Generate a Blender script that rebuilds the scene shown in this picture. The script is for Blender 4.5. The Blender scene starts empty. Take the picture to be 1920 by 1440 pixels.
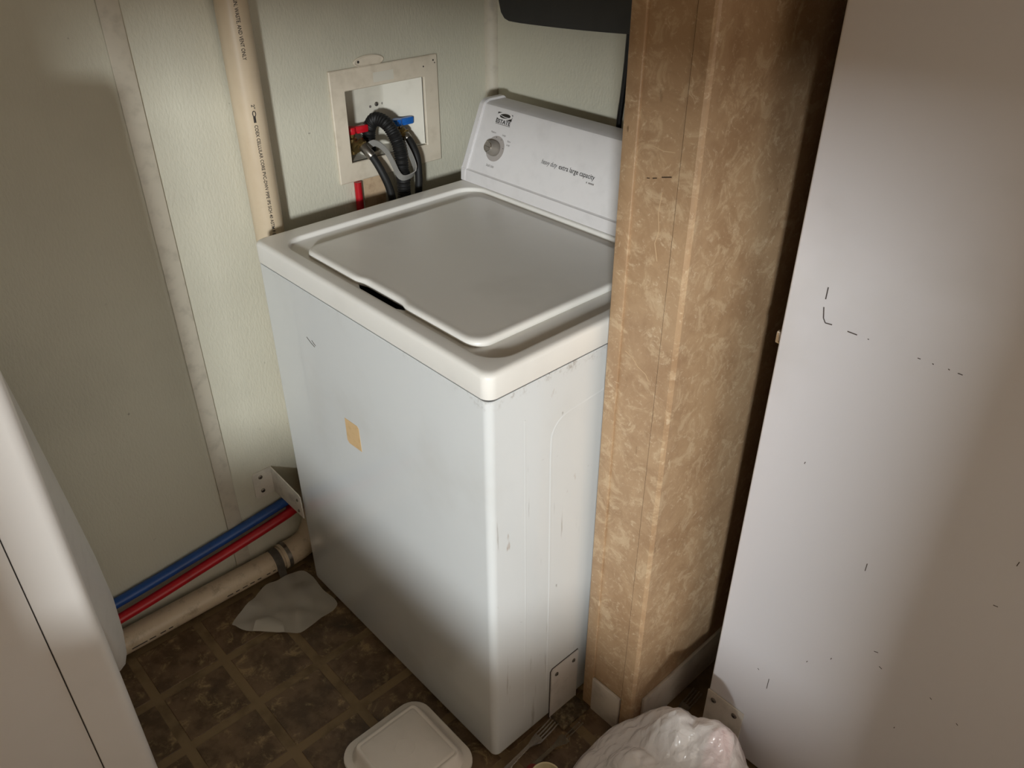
import bpy, bmesh, math, random
from mathutils import Vector, Matrix, noise
random.seed(7)
scene = bpy.context.scene
col = scene.collection
PI = math.pi

# ------------------------------------------------------------------ camera
cam_d = bpy.data.cameras.new('camera')
cam_d.sensor_fit = 'HORIZONTAL'; cam_d.sensor_width = 36.0
cam_d.lens = 1535.5 / 1920 * 36.0
cam_d.clip_start = 0.02
cam = bpy.data.objects.new('camera', cam_d); col.objects.link(cam)
YAW, PIT, ROLL = -0.8249, 0.5684, -0.0016
fw = Vector((math.sin(YAW)*math.cos(PIT), math.cos(YAW)*math.cos(PIT), -math.sin(PIT)))
rt = Vector((math.cos(YAW), -math.sin(YAW), 0.0)); up = rt.cross(fw)
rt, up = math.cos(ROLL)*rt + math.sin(ROLL)*up, -math.sin(ROLL)*rt + math.cos(ROLL)*up
mw = Matrix.Identity(4)
for i in range(3):
    mw[i][0] = rt[i]; mw[i][1] = up[i]; mw[i][2] = -fw[i]
mw.translation = Vector((1.4246, -0.6382, 1.5278))
cam.matrix_world = mw
scene.camera = cam

# ------------------------------------------------------------------ light
world = bpy.data.worlds.new('world'); scene.world = world
world.use_nodes = True
world.node_tree.nodes['Background'].inputs['Color'].default_value = (1.0, 0.88, 0.76, 1)
world.node_tree.nodes['Background'].inputs['Strength'].default_value = 1.02
WIN = Vector((3.25, -2.75, 1.66))                       # centre of the small window of the next room
AIM = Vector((0.45, 0.1, 0.70))
win_d = bpy.data.lights.new('window_daylight', 'AREA')
win_d.shape = 'RECTANGLE'; win_d.size = 0.28; win_d.size_y = 0.26
win_d.energy = 158; win_d.color = (0.93, 0.98, 1.0)
win = bpy.data.objects.new('window_daylight', win_d); col.objects.link(win)
win.location = WIN
win.rotation_euler = (AIM - WIN).to_track_quat('-Z', 'Y').to_euler()
scene.view_settings.view_transform = 'Standard'
scene.view_settings.look = 'None'
scene.view_settings.gamma = 1.0
scene.view_settings.exposure = 0.0
scene.view_settings.use_curve_mapping = False

# ------------------------------------------------------------------ materials
def rgb(h):
    h = h.lstrip('#'); v = [int(h[i:i+2], 16)/255 for i in (0, 2, 4)]
    return tuple([c/12.92 if c <= 0.04045 else ((c+0.055)/1.055)**2.4 for c in v] + [1.0])

class Mat:
    def __init__(s, name, color, rough=0.5, metal=0.0, coat=0.0, spec=0.5):
        s.m = bpy.data.materials.new(name); s.m.use_nodes = True
        s.nt = s.m.node_tree; s.b = s.nt.nodes['Principled BSDF']
        s.b.inputs['Base Color'].default_value = rgb(color) if isinstance(color, str) else color
        s.b.inputs['Roughness'].default_value = rough
        s.b.inputs['Metallic'].default_value = metal
        s.b.inputs['Coat Weight'].default_value = coat
        s.b.inputs['Coat Roughness'].default_value = 0.15
        s.b.inputs['Specular IOR Level'].default_value = spec
        s.col = None; s.tc = None; s.nrm = None; s.world = False
    def n(s, t, **kw):
        x = s.nt.nodes.new(t)
        for k, v in kw.items(): setattr(x, k, v)
        return x
    def link(s, a, b): s.nt.links.new(a, b)
    def coords(s, scale=(1, 1, 1)):
        if s.tc is None: s.tc = s.n('ShaderNodeTexCoord')
        mp = s.n('ShaderNodeMapping'); mp.inputs['Scale'].default_value = scale
        if s.world: s.link(s.n('ShaderNodeNewGeometry').outputs['Position'], mp.inputs['Vector'])   # so that no two tiles look alike
        else: s.link(s.tc.outputs['Object'], mp.inputs['Vector'])
        return mp.outputs['Vector']
    def noise(s, scale, detail=4, rough=0.55, stretch=(1, 1, 1), distort=0.0):
        x = s.n('ShaderNodeTexNoise'); x.inputs['Scale'].default_value = scale
        x.inputs['Detail'].default_value = detail; x.inputs['Roughness'].default_value = rough
        x.inputs['Distortion'].default_value = distort
        s.link(s.coords(stretch), x.inputs['Vector'])
        return x.outputs['Fac']
    def ramp(s, fac, lo, hi, a=0.0, b=1.0):
        x = s.n('ShaderNodeMapRange'); x.interpolation_type = 'SMOOTHSTEP'
        x.inputs['From Min'].default_value = lo; x.inputs['From Max'].default_value = hi
        x.inputs['To Min'].default_value = a; x.inputs['To Max'].default_value = b
        s.link(fac, x.inputs['Value']); return x.outputs['Result']
    def mul(s, a, b, op='MULTIPLY'):
        x = s.n('ShaderNodeMath', operation=op)
        for i, v in enumerate((a, b)):
            if isinstance(v, (int, float)): x.inputs[i].default_value = v
            else: s.link(v, x.inputs[i])
        return x.outputs[0]
    def over(s, color, fac):
        """lay a colour over the base colour where fac is high"""
        x = s.n('ShaderNodeMix', data_type='RGBA')
        if s.col is None: x.inputs['A'].default_value = s.b.inputs['Base Color'].default_value
        else: s.link(s.col, x.inputs['A'])
        x.inputs['B'].default_value = rgb(color) if isinstance(color, str) else color
        if isinstance(fac, (int, float)): x.inputs['Factor'].default_value = fac
        else: s.link(fac, x.inputs['Factor'])
        s.col = x.outputs['Result']; s.link(s.col, s.b.inputs['Base Color'])
        return s
    def bump(s, fac, strength=0.3, dist=0.002):
        x = s.n('ShaderNodeBump'); x.inputs['Strength'].default_value = strength
        x.inputs['Distance'].default_value = dist
        s.link(fac, x.inputs['Height'])
        if s.nrm is not None: s.link(s.nrm, x.inputs['Normal'])
        s.nrm = x.outputs['Normal']; s.link(s.nrm, s.b.inputs['Normal']); return s
    def specks(s, color, scale=14, amount=0.70, strength=0.8, stretch=(1, 1, 1)):
        f = s.mul(s.ramp(s.noise(scale*4, 2, 0.5, stretch), amount, amount+0.05), s.ramp(s.noise(scale*0.35, 2), 0.45, 0.65))
        return s.over(color, s.mul(f, strength))
    def axis(s, i):
        if s.tc is None: s.tc = s.n('ShaderNodeTexCoord')
        x = s.n('ShaderNodeSeparateXYZ'); s.link(s.tc.outputs['Object'], x.inputs[0]); return x.outputs[i]

def flat(name, color, rough=0.5, metal=0.0, coat=0.0, var=0.12, scale=30, dark='#2a2118'):
    m = Mat(name, color, rough, metal, coat)
    m.over(dark, m.mul(m.ramp(m.noise(scale, 5), 0.45, 0.8), var))
    return m.m

def wall_mat():
    m = Mat('painted wall panel', '#c9c5b3', 0.62)
    m.over('#a9a595', m.mul(m.ramp(m.noise(3, 4), 0.4, 0.75), 0.35))
    m.specks('#4a3c2c', 12, 0.74, 0.8)
    m.bump(m.noise(210, 3, 0.6, (1, 1.0, 0.42)), 0.30, 0.004)
    return m.m
M = {}
M['wall'] = wall_mat()
M['batten'] = flat('batten paint', '#c3bbaa', 0.55, var=0.25, scale=40)
M['ceiling'] = flat('ceiling paint', '#e4ddd0', 0.8)
M['roomwall'] = flat('warm beige room paint', '#cfc0ab', 0.8)

def tan_mat():
    m = Mat('tan marbled vinyl wall panel', '#ac8e6d', 0.42)
    m.over('#89684a', m.mul(m.ramp(m.noise(11, 9, 0.7, distort=0.6), 0.40, 0.66), 0.5))
    m.over('#c4ab8a', m.mul(m.ramp(m.noise(26, 9, 0.76, distort=0.8), 0.50, 0.62), 0.6))
    m.over('#d6c2a4', m.mul(m.ramp(m.noise(80, 8, 0.8, distort=1.0), 0.56, 0.62), 0.45))
    m.specks('#5a3d20', 16, 0.70, 0.7, (1, 1, 0.4))
    m.bump(m.noise(60, 5, 0.7), 0.1, 0.002)
    return m.m
M['tan'] = tan_mat()
M['tanstrip'] = flat('tan strip moulding', '#b3946e', 0.38, var=0.4, scale=26, dark='#7d5a35')
M['seam'] = flat('dark joint', '#3a2818', 0.8)
M['baseboard'] = flat('white baseboard', '#c9bfb2', 0.45, var=0.3, scale=25)

def tile_mat():
    m = Mat('brown vinyl tile', '#6e5840', 0.5); m.world = True
    m.over('#463520', m.mul(m.ramp(m.noise(18, 6, 0.65), 0.40, 0.62), 0.8))
    m.over('#a38b62', m.mul(m.ramp(m.noise(24, 9, 0.76, distort=0.5), 0.52, 0.66), 0.75))
    m.over('#241a10', m.mul(m.ramp(m.noise(8, 3), 0.55, 0.75), 0.5))
    m.bump(m.noise(50, 5), 0.12, 0.002)
    return m.m
M['tile'] = tile_mat()
def joint_mat():
    m = Mat('worn tan tile joint', '#7f6a4b', 0.6)
    m.over('#45361f', m.mul(m.ramp(m.noise(12, 5), 0.45, 0.7), 0.6))
    return m.m
M['joint'] = joint_mat()

def enamel(name, color='#dddcda', rough=0.26):
    m = Mat(name, color, rough, coat=0.25)
    m.over('#b5b0a6', m.mul(m.ramp(m.noise(4, 4), 0.5, 0.8), 0.25))
    m.specks('#5c5146', 9, 0.755, 0.6)
    return m
def cabinet_mat():
    m = enamel('white washer enamel with dirt along the seam', '#d8dad9')
    # dirt that has gathered under the seam of the top, heaviest on the right side
    z, x = m.axis(2), m.axis(0)
    near = m.ramp(z, 0.846, 0.866)
    side = m.ramp(x, 0.60, 0.682, 0.15, 1.0)
    grime = m.mul(m.mul(near, side), m.ramp(m.noise(55, 8, 0.75, (1, 1, 0.8)), 0.48, 0.72))
    m.over('#6f5a41', m.mul(grime, 0.85))
    # grey scuffs and drips on the right side
    drip = m.mul(m.ramp(m.noise(46, 5, 0.6, (1, 1, 0.08)), 0.62, 0.70), m.ramp(x, 0.66, 0.682))
    m.over('#8d8378', m.mul(drip, 0.45))
    rust = m.mul(m.ramp(m.noise(22, 4, 0.6, (1, 1, 0.35)), 0.66, 0.72), m.ramp(x, 0.66, 0.682))
    m.over('#8a5c2c', m.mul(rust, 0.5))
    m.b.inputs['Coat Weight'].default_value = 0.7; m.b.inputs['Coat Roughness'].default_value = 0.05
    return m.m
M['cabinet'] = cabinet_mat()
def top_mat():
    m = enamel('white washer top enamel', '#e9e6df', 0.34)
    m.bump(m.noise(600, 2), 0.03, 0.001)
    return m.m
M['top'] = top_mat()
M['console'] = flat('console white paint', '#d9d6d5', 0.36, var=0.08)
M['fridge'] = (lambda m: (m.specks('#4e443a', 7, 0.735, 0.75, (1, 1, 0.6)), m.bump(m.noise(420, 2), 0.04, 0.001), m.m)[2])(enamel('white fridge enamel', '#dcdadd', 0.33))
M['dryer'] = enamel('dryer enamel', '#e0dbd5', 0.34).m
M['dryerdoor'] = flat('grey white door plastic', '#c3beb7', 0.42, var=0.1)
M['black'] = flat('black plastic', '#0d0d0e', 0.45, var=0.0)
M['gap'] = flat('dark gasket', '#1a1613', 0.8, var=0.0)
M['charcoal'] = flat('charcoal plastic', '#2b2b2c', 0.42, var=0.25, scale=20, dark='#151515')
M['ink'] = flat('dark print', '#2c2724', 0.6, var=0.0)
M['inkgrey'] = flat('grey print', '#6f6863', 0.6, var=0.0)
M['greyplastic'] = flat('silver grey dial plastic', '#8c857c', 0.4, metal=0.35, var=0.1)
M['skirt'] = flat('grey dial disc', '#a39c97', 0.5, var=0.05)
M['chrome'] = flat('chrome', '#d8d6d2', 0.12, metal=1.0, var=0.05)
M['steel'] = flat('zinc screw steel', '#8d8880', 0.32, metal=0.9, var=0.3, scale=200)
M['brass'] = flat('brass', '#8f7a4e', 0.32, metal=0.9, var=0.5, scale=90, dark='#4a3a1c')
M['sticker'] = flat('worn tan sticker', '#d0b083', 0.6, var=0.35, scale=60, dark='#a8803f')
M['boxplastic'] = flat('off white box plastic', '#d3c8b5', 0.42, var=0.3, scale=28, dark='#8c7c62')
M['boxinner'] = flat('white box plastic', '#d0cbbd', 0.4, var=0.2, scale=22, dark='#8a8272')
M['red'] = flat('red plastic', '#c01222', 0.35, var=0.15)
M['blue'] = flat('blue plastic', '#0d5fb4', 0.35, var=0.15)
M['redpex'] = flat('red water pipe', '#b3121f', 0.32, var=0.3, scale=18)
M['bluepex'] = flat('blue water pipe', '#1c4a8e', 0.36, var=0.3, scale=18)
M['hose'] = flat('black rubber', '#0f0e0d', 0.62, var=0.0)
M['hookgrey'] = flat('translucent grey plastic', '#8f8d88', 0.35, var=0.1)
def pvc_mat(name, dirt):
    m = Mat(name, '#c9b79c', 0.36)
    m.over('#b59c7c', m.mul(m.ramp(m.noise(10, 5, 0.6, (1, 1, 0.5)), 0.45, 0.75), 0.4))
    m.over('#5b4528', m.mul(m.ramp(m.noise(30, 6, 0.7), 0.5, 0.75), dirt))
    return m.m
M['pvc'] = pvc_mat('cream pvc pipe', 0.06)
M['pvcdirty'] = pvc_mat('grimy cream pvc pipe', 0.5)
M['strap'] = flat('grey strap', '#5d5850', 0.6, metal=0.3, var=0.4)
M['bracket'] = flat('painted bracket', '#cfc8bb', 0.45, var=0.3, scale=30)
M['bracketwhite'] = flat('white bracket', '#d2ccc6', 0.42, var=0.2, scale=30)
def dirty_flange():
    m = Mat('grimy bracket foot', '#8d7d62', 0.7)
    m.over('#2e2212', m.mul(m.ramp(m.noise(45, 6, 0.7), 0.35, 0.6), 0.85))
    return m.m
M['grime'] = dirty_flange()
M['foam'] = flat('white foam', '#ddd6cd', 0.6, var=0.06)
M['foamcup'] = flat('foam cup', '#cbbf9c', 0.6, var=0.06)
M['redgrime'] = flat('dark red plastic', '#7a1a10', 0.5, var=0.3)
M['patch'] = flat('bare tan wall patch', '#bda384', 0.75, var=0.5, scale=45, dark='#6b4e33')
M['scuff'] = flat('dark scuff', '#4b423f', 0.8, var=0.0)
M['scratchpale'] = flat('pale scratch', '#bda280', 0.7, var=0.0)

def sheer(name, color, alpha, rough=0.3, transl=0.4):
    m = Mat(name, color, rough)
    nt = m.nt; out = nt.nodes['Material Output']
    tl = m.n('ShaderNodeBsdfTranslucent'); tl.inputs['Color'].default_value = rgb(color)
    mx = m.n('ShaderNodeMixShader'); mx.inputs[0].default_value = transl
    m.link(m.b.outputs[0], mx.inputs[1]); m.link(tl.outputs[0], mx.inputs[2])
    tr = m.n('ShaderNodeBsdfTransparent')
    m2 = m.n('ShaderNodeMixShader'); m2.inputs[0].default_value = alpha
    m.link(tr.outputs[0], m2.inputs[1]); m.link(mx.outputs[0], m2.inputs[2])
    m.link(m2.outputs[0], out.inputs[0])
    return m
b_ = sheer('thin white bag plastic', '#f8f3ef', 0.75, 0.15, 0.15)
b_.bump(b_.noise(40, 3, 0.5, distort=1.5), 0.35, 0.010)
v_ = b_.n('ShaderNodeTexVoronoi', feature='DISTANCE_TO_EDGE'); v_.inputs['Scale'].default_value = 26
b_.link(b_.coords((1.0, 0.7, 1.0)), v_.inputs['Vector']); b_.bump(b_.ramp(v_.outputs['Distance'], 0.0, 0.25), 0.45, 0.006)
M['bag'] = b_.m
s_ = sheer('thin translucent tissue', '#dcd7ca', 0.72, 0.55, 0.3)
s_.bump(s_.noise(30, 4), 0.4, 0.004)
M['tissue'] = s_.m
M['clearfork'] = (lambda m: (setattr(m.b.inputs['Transmission Weight'], 'default_value', 0.85), m.m)[1])(Mat('clear plastic', '#e8e4dc', 0.08))
M['frosted'] = sheer('frosted plastic', '#8e8676', 0.5, 0.3, 0.3).m
M['pink'] = flat('pink wrapper', '#f0486f', 0.3, var=0.1)
M['peach'] = flat('peach wrapper', '#d98a72', 0.4, var=0.1)

# ------------------------------------------------------------------ mesh helpers
def empty(name, loc):
    o = bpy.data.objects.new(name, None); o.empty_display_size = 0.05
    o.location = loc; col.objects.link(o); return o

def tag(o, label, cat, group=None, kind=None):
    o['label'] = label; o['category'] = cat
    if group: o['group'] = group
    if kind: o['kind'] = kind
    return o

def link(name, me, mat, parent=None, label=None, smooth=40):
    o = bpy.data.objects.new(name, me)
    if mat: me.materials.append(M[mat])
    col.objects.link(o)
    if parent is not None:
        o.parent = parent
        if parent.type == 'EMPTY': o.matrix_parent_inverse = Matrix.Translation(-parent.location)
    if smooth and len(me.polygons):
        me.shade_smooth(); me.set_sharp_from_angle(angle=math.radians(smooth))
    if label: o['label'] = label
    return o

def fin(name, bm, mat, parent=None, label=None, smooth=40, recalc=True):
    if recalc: bmesh.ops.recalc_face_normals(bm, faces=bm.faces)
    me = bpy.data.meshes.new(name); bm.to_mesh(me); bm.free()
    return link(name, me, mat, parent, label, smooth)

def add_box(bm, x0, x1, y0, y1, z0, z1, bev=0.0, seg=3, mat4=None):
    g = bmesh.ops.create_cube(bm, size=1.0)
    vs = g['verts']
    for v in vs:
        v.co = Vector(((x0+x1)/2 + v.co.x*(x1-x0), (y0+y1)/2 + v.co.y*(y1-y0), (z0+z1)/2 + v.co.z*(z1-z0)))
    if bev > 0:
        es = list({e for v in vs for e in v.link_edges})
        r = bmesh.ops.bevel(bm, geom=es, offset=bev, segments=seg, profile=0.5, affect='EDGES')
        vs = list({v for f in r['faces'] for v in f.verts} | {v for v in vs if v.is_valid})
    if mat4 is not None:
        for v in vs: v.co = mat4 @ v.co
    return bm

def box(name, x0, x1, y0, y1, z0, z1, mat, parent=None, bev=0.0, seg=3, label=None):
    return fin(name, add_box(bmesh.new(), x0, x1, y0, y1, z0, z1, bev, seg), mat, parent, label)

def rr(x0, y0, x1, y1, r, nc=8, ns=16):
    """rounded rectangle, CCW, fixed number of points"""
    pts = []
    cs = [((x1-r, y0+r), -PI/2), ((x1-r, y1-r), 0), ((x0+r, y1-r), PI/2), ((x0+r, y0+r), PI)]
    starts = [(x0+r, y0), (x1, y0+r), (x1-r, y1), (x0, y1-r)]
    ends = [(x1-r, y0), (x1, y1-r), (x0+r, y1), (x0, y0+r)]
    for k in range(4):
        a, b = starts[k], ends[k]
        for i in range(ns): pts.append((a[0]+(b[0]-a[0])*i/ns, a[1]+(b[1]-a[1])*i/ns))
        (cx, cy), a0 = cs[k]
        for i in range(nc):
            t = a0 + PI/2*i/nc; pts.append((cx+r*math.cos(t), cy+r*math.sin(t)))
    return pts

def add_loops(bm, loops, cap0=False, cap1=False, closed=True):
    rows = [[bm.verts.new(p) for p in L] for L in loops]
    n = len(rows[0])
    for a, b in zip(rows, rows[1:]):
        for i in range(n if closed else n-1):
            j = (i+1) % n
            bm.faces.new((a[i], a[j], b[j], b[i]))
    if cap0: bm.faces.new(list(reversed(rows[0])))
    if cap1: bm.faces.new(rows[-1])
    return rows

def spline(pts, step=0.006):
    P = [Vector(p) for p in pts]; P = [2*P[0]-P[1]] + P + [2*P[-1]-P[-2]]
    out = []
    for i in range(1, len(P)-2):
        n = max(2, int((P[i+1]-P[i]).length/step))
        for k in range(n):
            t = k/n; a, b, c, d = P[i-1], P[i], P[i+1], P[i+2]
            out.append(0.5*((2*b)+(c-a)*t+(2*a-5*b+4*c-d)*t*t+(3*b-a-3*c+d)*t**3))
    out.append(P[-2].copy()); return out

def add_tube(bm, path, r, n=14, rf=None, cap=True):
    path = [Vector(p) for p in path]
    loops = []; nrm = None; L = 0
    for i, p in enumerate(path):
        t = (path[min(i+1, len(path)-1)] - path[max(i-1, 0)]).normalized()
        if nrm is None:
            nrm = t.orthogonal().normalized()
        nrm = (nrm - t*nrm.dot(t)).normalized(); bn = t.cross(nrm)
        if i: L += (p-path[i-1]).length
        rad = rf(L) if rf else r
        loops.append([p + (nrm*math.cos(2*PI*k/n) + bn*math.sin(2*PI*k/n))*rad for k in range(n)])
    add_loops(bm, loops, cap, cap); return bm

def tube(name, path, r, mat, parent=None, n=14, rf=None, label=None):
    return fin(name, add_tube(bmesh.new(), path, r, n, rf), mat, parent, label)

def add_lathe(bm, prof, origin, axis, n=24):
    """prof: (distance along axis, radius)"""
    a = Vector(axis).normalized(); u = a.orthogonal().normalized(); v = a.cross(u); o = Vector(origin)
    add_loops(bm, [[o + a*d + (u*math.cos(2*PI*k/n)+v*math.sin(2*PI*k/n))*max(r, 1e-5) for k in range(n)] for d, r in prof], True, True)
    return bm

def lathe(name, prof, origin, axis, mat, parent=None, n=24, label=None):
    return fin(name, add_lathe(bmesh.new(), prof, origin, axis, n), mat, parent, label)

def add_prism(bm, poly, d):
    """extrude a closed polygon of 3D points along vector d"""
    d = Vector(d); A = [bm.verts.new(p) for p in poly]; B = [bm.verts.new(Vector(p)+d) for p in poly]
    n = len(A)
    for i in range(n): bm.faces.new((A[i], A[(i+1) % n], B[(i+1) % n], B[i]))
    bm.faces.new(list(reversed(A))); bm.faces.new(B); return bm

def text_mesh(body, size, shear=0.0, align='LEFT', space=1.0, xscale=1.0, offset=0.0):
    c = bpy.data.curves.new('t', 'FONT'); c.body = body; c.size = size; c.shear = shear
    c.align_x = align; c.space_character = space; c.offset = offset; c.resolution_u = 3
    o = bpy.data.objects.new('t', c); col.objects.link(o)
    dg = bpy.context.evaluated_depsgraph_get(); dg.update()
    me = bpy.data.meshes.new_from_object(o.evaluated_get(dg))
    bpy.data.objects.remove(o); bpy.data.curves.remove(c)
    for v in me.vertices: v.co.x *= xscale
    return me

# ================================================================== SETTING
XW, YB = -0.125, 0.73              # left wall, back wall
ZC = 2.35
# ---- floor with tiles
P = 0.1545; X0, Y0 = 0.2315, -0.2835          # tile pitch and one crossing of the joints
floor = box('floor', -0.25, 4.2, -3.2, 1.35, -0.08, -0.0015, 'joint')
tag(floor, 'dark brown mottled tile floor with worn lighter joints', 'floor', kind='structure')
tb = bmesh.new(); h = (P-0.021)/2
add_box(tb, -h, h, -h, h, -0.006, 0.0, 0.0008, 1)
bmesh.ops.recalc_face_normals(tb, faces=tb.faces)
tme = bpy.data.meshes.new('tile'); tb.to_mesh(tme); tb.free(); tme.materials.append(M['tile'])
for i in range(-3, 8):
    for j in range(-5, 4):
        cx, cy = X0 + (i+0.5)*P, Y0 + (j+0.5)*P
        if cx < XW + h or cy > YB + 0.2: continue
        t = bpy.data.objects.new('tile', tme); col.objects.link(t)
        t.location = (cx, cy, random.uniform(-0.0003, 0.0002)); t.parent = floor

# ---- left wall with the opening of the outlet box
OY0, OY1, OZ0, OZ1 = 0.312, 0.520, 0.968, 1.120
def wall_with_hole(name, axis_pos, thick, a0, a1, z0, z1, holes, mat, axis):
    """wall slab normal to axis (0 = x, 1 = y) from a0..a1 with one rectangular hole"""
    (h0, h1, k0, k1) = holes
    A = [a0, h0, h1, a1]; Z = [z0, k0, k1, z1]
    bm = bmesh.new(); g = {}
    for s, pos in enumerate((axis_pos, axis_pos - thick)):
        for i, a in enumerate(A):
            for k, z in enumerate(Z):
                g[s, i, k] = bm.verts.new((pos, a, z) if axis == 0 else (a, pos, z))
    for s in (0, 1):
        for i in range(3):
            for k in range(3):
                if i == 1 and k == 1: continue
                q = [g[s, i, k], g[s, i+1, k], g[s, i+1, k+1], g[s, i, k+1]]
                bm.faces.new(q)
    def rim(c):
        for (a, b) in zip(c, c[1:] + c[:1]): bm.faces.new((g[0, *a], g[0, *b], g[1, *b], g[1, *a]))
    rim([(1, 1), (2, 1), (2, 2), (1, 2)])
    ring = [(i, 0) for i in range(4)] + [(3, k) for k in range(1, 4)] + [(i, 3) for i in (2, 1, 0)] + [(0, k) for k in (2, 1)]
    rim(ring)
    return fin(name, bm, mat, smooth=0)
o = wall_with_hole('wall_left', XW, 0.11, -3.2, YB, -0.08, ZC, (OY0, OY1, OZ0, OZ1), 'wall', 0)
tag(o, 'off-white textured wall with pipes running along it', 'wall', kind='structure')
o = box('wall_back', XW-0.11, 0.835, YB, YB+0.1, -0.08, ZC, 'wall')
tag(o, 'off-white wall behind the washer control panel', 'wall', kind='structure')
o = box('ceiling', XW-0.11, 4.2, -3.2, 1.35, ZC, ZC+0.1, 'ceiling')
tag(o, 'plain ceiling above the laundry corner', 'ceiling', kind='structure')
# quarter-round in the corner
bm = bmesh.new()
prof = [(XW, YB)] + [(XW + 0.022*math.sin(a), YB - 0.022*math.cos(a)) for a in [PI/2*k/8 for k in range(9)]]
add_prism(bm, [(x, y, 0.0) for x, y in prof], (0, 0, ZC))
tag(fin('trim_1', bm, 'batten'), 'rounded corner bead where the two off-white walls meet', 'trim', kind='structure')
# batten
o = box('trim_2', XW, XW+0.0045, -0.141, -0.104, 0.0, ZC, 'batten', bev=0.0015, seg=2)
tag(o, 'flat off-white vertical batten strip on the left wall', 'trim', kind='structure')

# ---- partition
PX0, PX1, PY = 0.703, 0.827, 0.240
part = box('wall_partition', PX0+0.002, PX1-0.002, PY+0.002, 1.30, -0.08, ZC, 'tan')
tag(part, 'tan marbled vinyl partition wall between washer and refrigerator', 'wall', kind='structure')
box('end_panel', PX0+0.018, PX1-0.026, PY-0.001, PY+0.004, 0.0, ZC, 'tan', part, label='tan marbled end panel')
box('side_panel', PX1-0.004, PX1+0.001, PY+0.011, 1.29, 0.0, ZC, 'tan', part, label='tan marbled side panel')
box('joint', PX1-0.0275, PX1-0.0245, PY-0.0012, PY+0.003, 0.0, ZC, 'seam', part, label='dark joint beside the corner moulding')
bm = bmesh.new()
add_box(bm, PX0-0.002, PX0+0.024, PY-0.005, PY+0.004, 0.0, ZC, 0.0025, 3)
fin('edge_moulding', bm, 'tan', part, smooth=20, label='tan strip moulding')
bm = bmesh.new()
L = [(PX1-0.025, PY-0.004), (PX1-0.002, PY-0.004), (PX1+0.002, PY-0.002), (PX1+0.004, PY+0.002), (PX1+0.004, PY+0.010), (PX1-0.002, PY+0.010), (PX1-0.002, PY+0.002), (PX1-0.025, PY+0.002)]
add_prism(bm, [(x, y, 0) for x, y in L], (0, 0, ZC))
fin('corner_moulding', bm, 'tan', part, smooth=20, label='tan L-shaped corner moulding')
def scratch(pts, mat, w):
    bm = bmesh.new(); P_ = [Vector((x, PY-0.0014, z)) for x, z in pts]
    for a, b in zip(P_, P_[1:]):
        d = (b-a).normalized(); n_ = Vector((d.z, 0, -d.x))*w/2
        add_prism(bm, [a+n_, a-n_, b-n_, b+n_], (0, 0.0004, 0))
    fin('scratch', bm, mat, part, smooth=0)
scratch([(0.747, 1.163), (0.752, 1.164)], 'seam', 0.0012); scratch([(0.757, 1.165), (0.764, 1.167)], 'seam', 0.0014); scratch([(0.772, 1.170), (0.788, 1.174)], 'seam', 0.0016)
scratch([(0.744, 1.206), (0.755, 1.208), (0.770, 1.205), (0.790, 1.207)], 'scratchpale', 0.0012)
scratch([(0.775, 1.150), (0.772, 1.120), (0.776, 1.095), (0.771, 1.075), (0.778, 1.05)], 'scratchpale', 0.0011)
scratch([(0.735, 0.885), (0.750, 0.880), (0.762, 0.868), (0.778, 0.862), (0.785, 0.852)], 'scratchpale', 0.0013)
o = box('baseboard_front', PX0+0.024, PX1-0.027, PY-0.008, PY-0.0012, 0.0, 0.098, 'baseboard', bev=0.0015, seg=2)
tag(o, 'short dirty white baseboard on the end of the tan partition', 'baseboard', kind='structure')
o = box('baseboard_right', PX1+0.001, PX1+0.008, PY+0.030, 1.28, 0.0, 0.098, 'baseboard', bev=0.0015, seg=2)
tag(o, 'white baseboard along the tan partition facing the refrigerator', 'baseboard', kind='structure')

# ---- the rest of the room: added light-masking wall and window wall behind the camera
o = box('wall_niche', 0.826, 4.2, 1.25, 1.35, -0.08, ZC, 'roomwall')
tag(o, 'beige wall behind the refrigerator', 'wall', kind='structure')
o = wall_with_hole('wall_light_mask', -1.15, 0.12, XW, 3.4, -0.08, ZC, (1.17, 2.20, 0.895, 1.435), 'roomwall', 1)  # added out of view; sill, header and jambs trim the window light
tag(o, 'added unseen beige wall with an opening that shapes the window light', 'wall', kind='structure')
o = wall_with_hole('wall_window', -2.95, 0.12, XW, 4.2, -0.08, ZC, (WIN.x-0.19, WIN.x+0.19, WIN.z-0.16, WIN.z+0.16), 'roomwall', 1)
tag(o, 'beige kitchen wall with one small window', 'wall', kind='structure')
w = empty('window_1', (WIN.x, -2.95, WIN.z-0.16)); tag(w, 'small white framed window in the kitchen wall', 'window', kind='structure')
for (a, b, c, d) in ((-0.215, 0.215, 0.16, 0.20), (-0.215, 0.215, -0.20, -0.16), (-0.23, -0.19, -0.2, 0.2), (0.19, 0.23, -0.2, 0.2)):
    box('window_frame', WIN.x+a, WIN.x+b, -2.95, -2.93, WIN.z+c, WIN.z+d, 'baseboard', w, bev=0.003)

# ================================================================== WASHER
W, D, H = 0.683, 0.648, 0.914
wa = empty('washing_machine', (W/2, D/2, 0))
tag(wa, 'white top-loading washing machine with a slanted control panel', 'washing machine')
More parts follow.
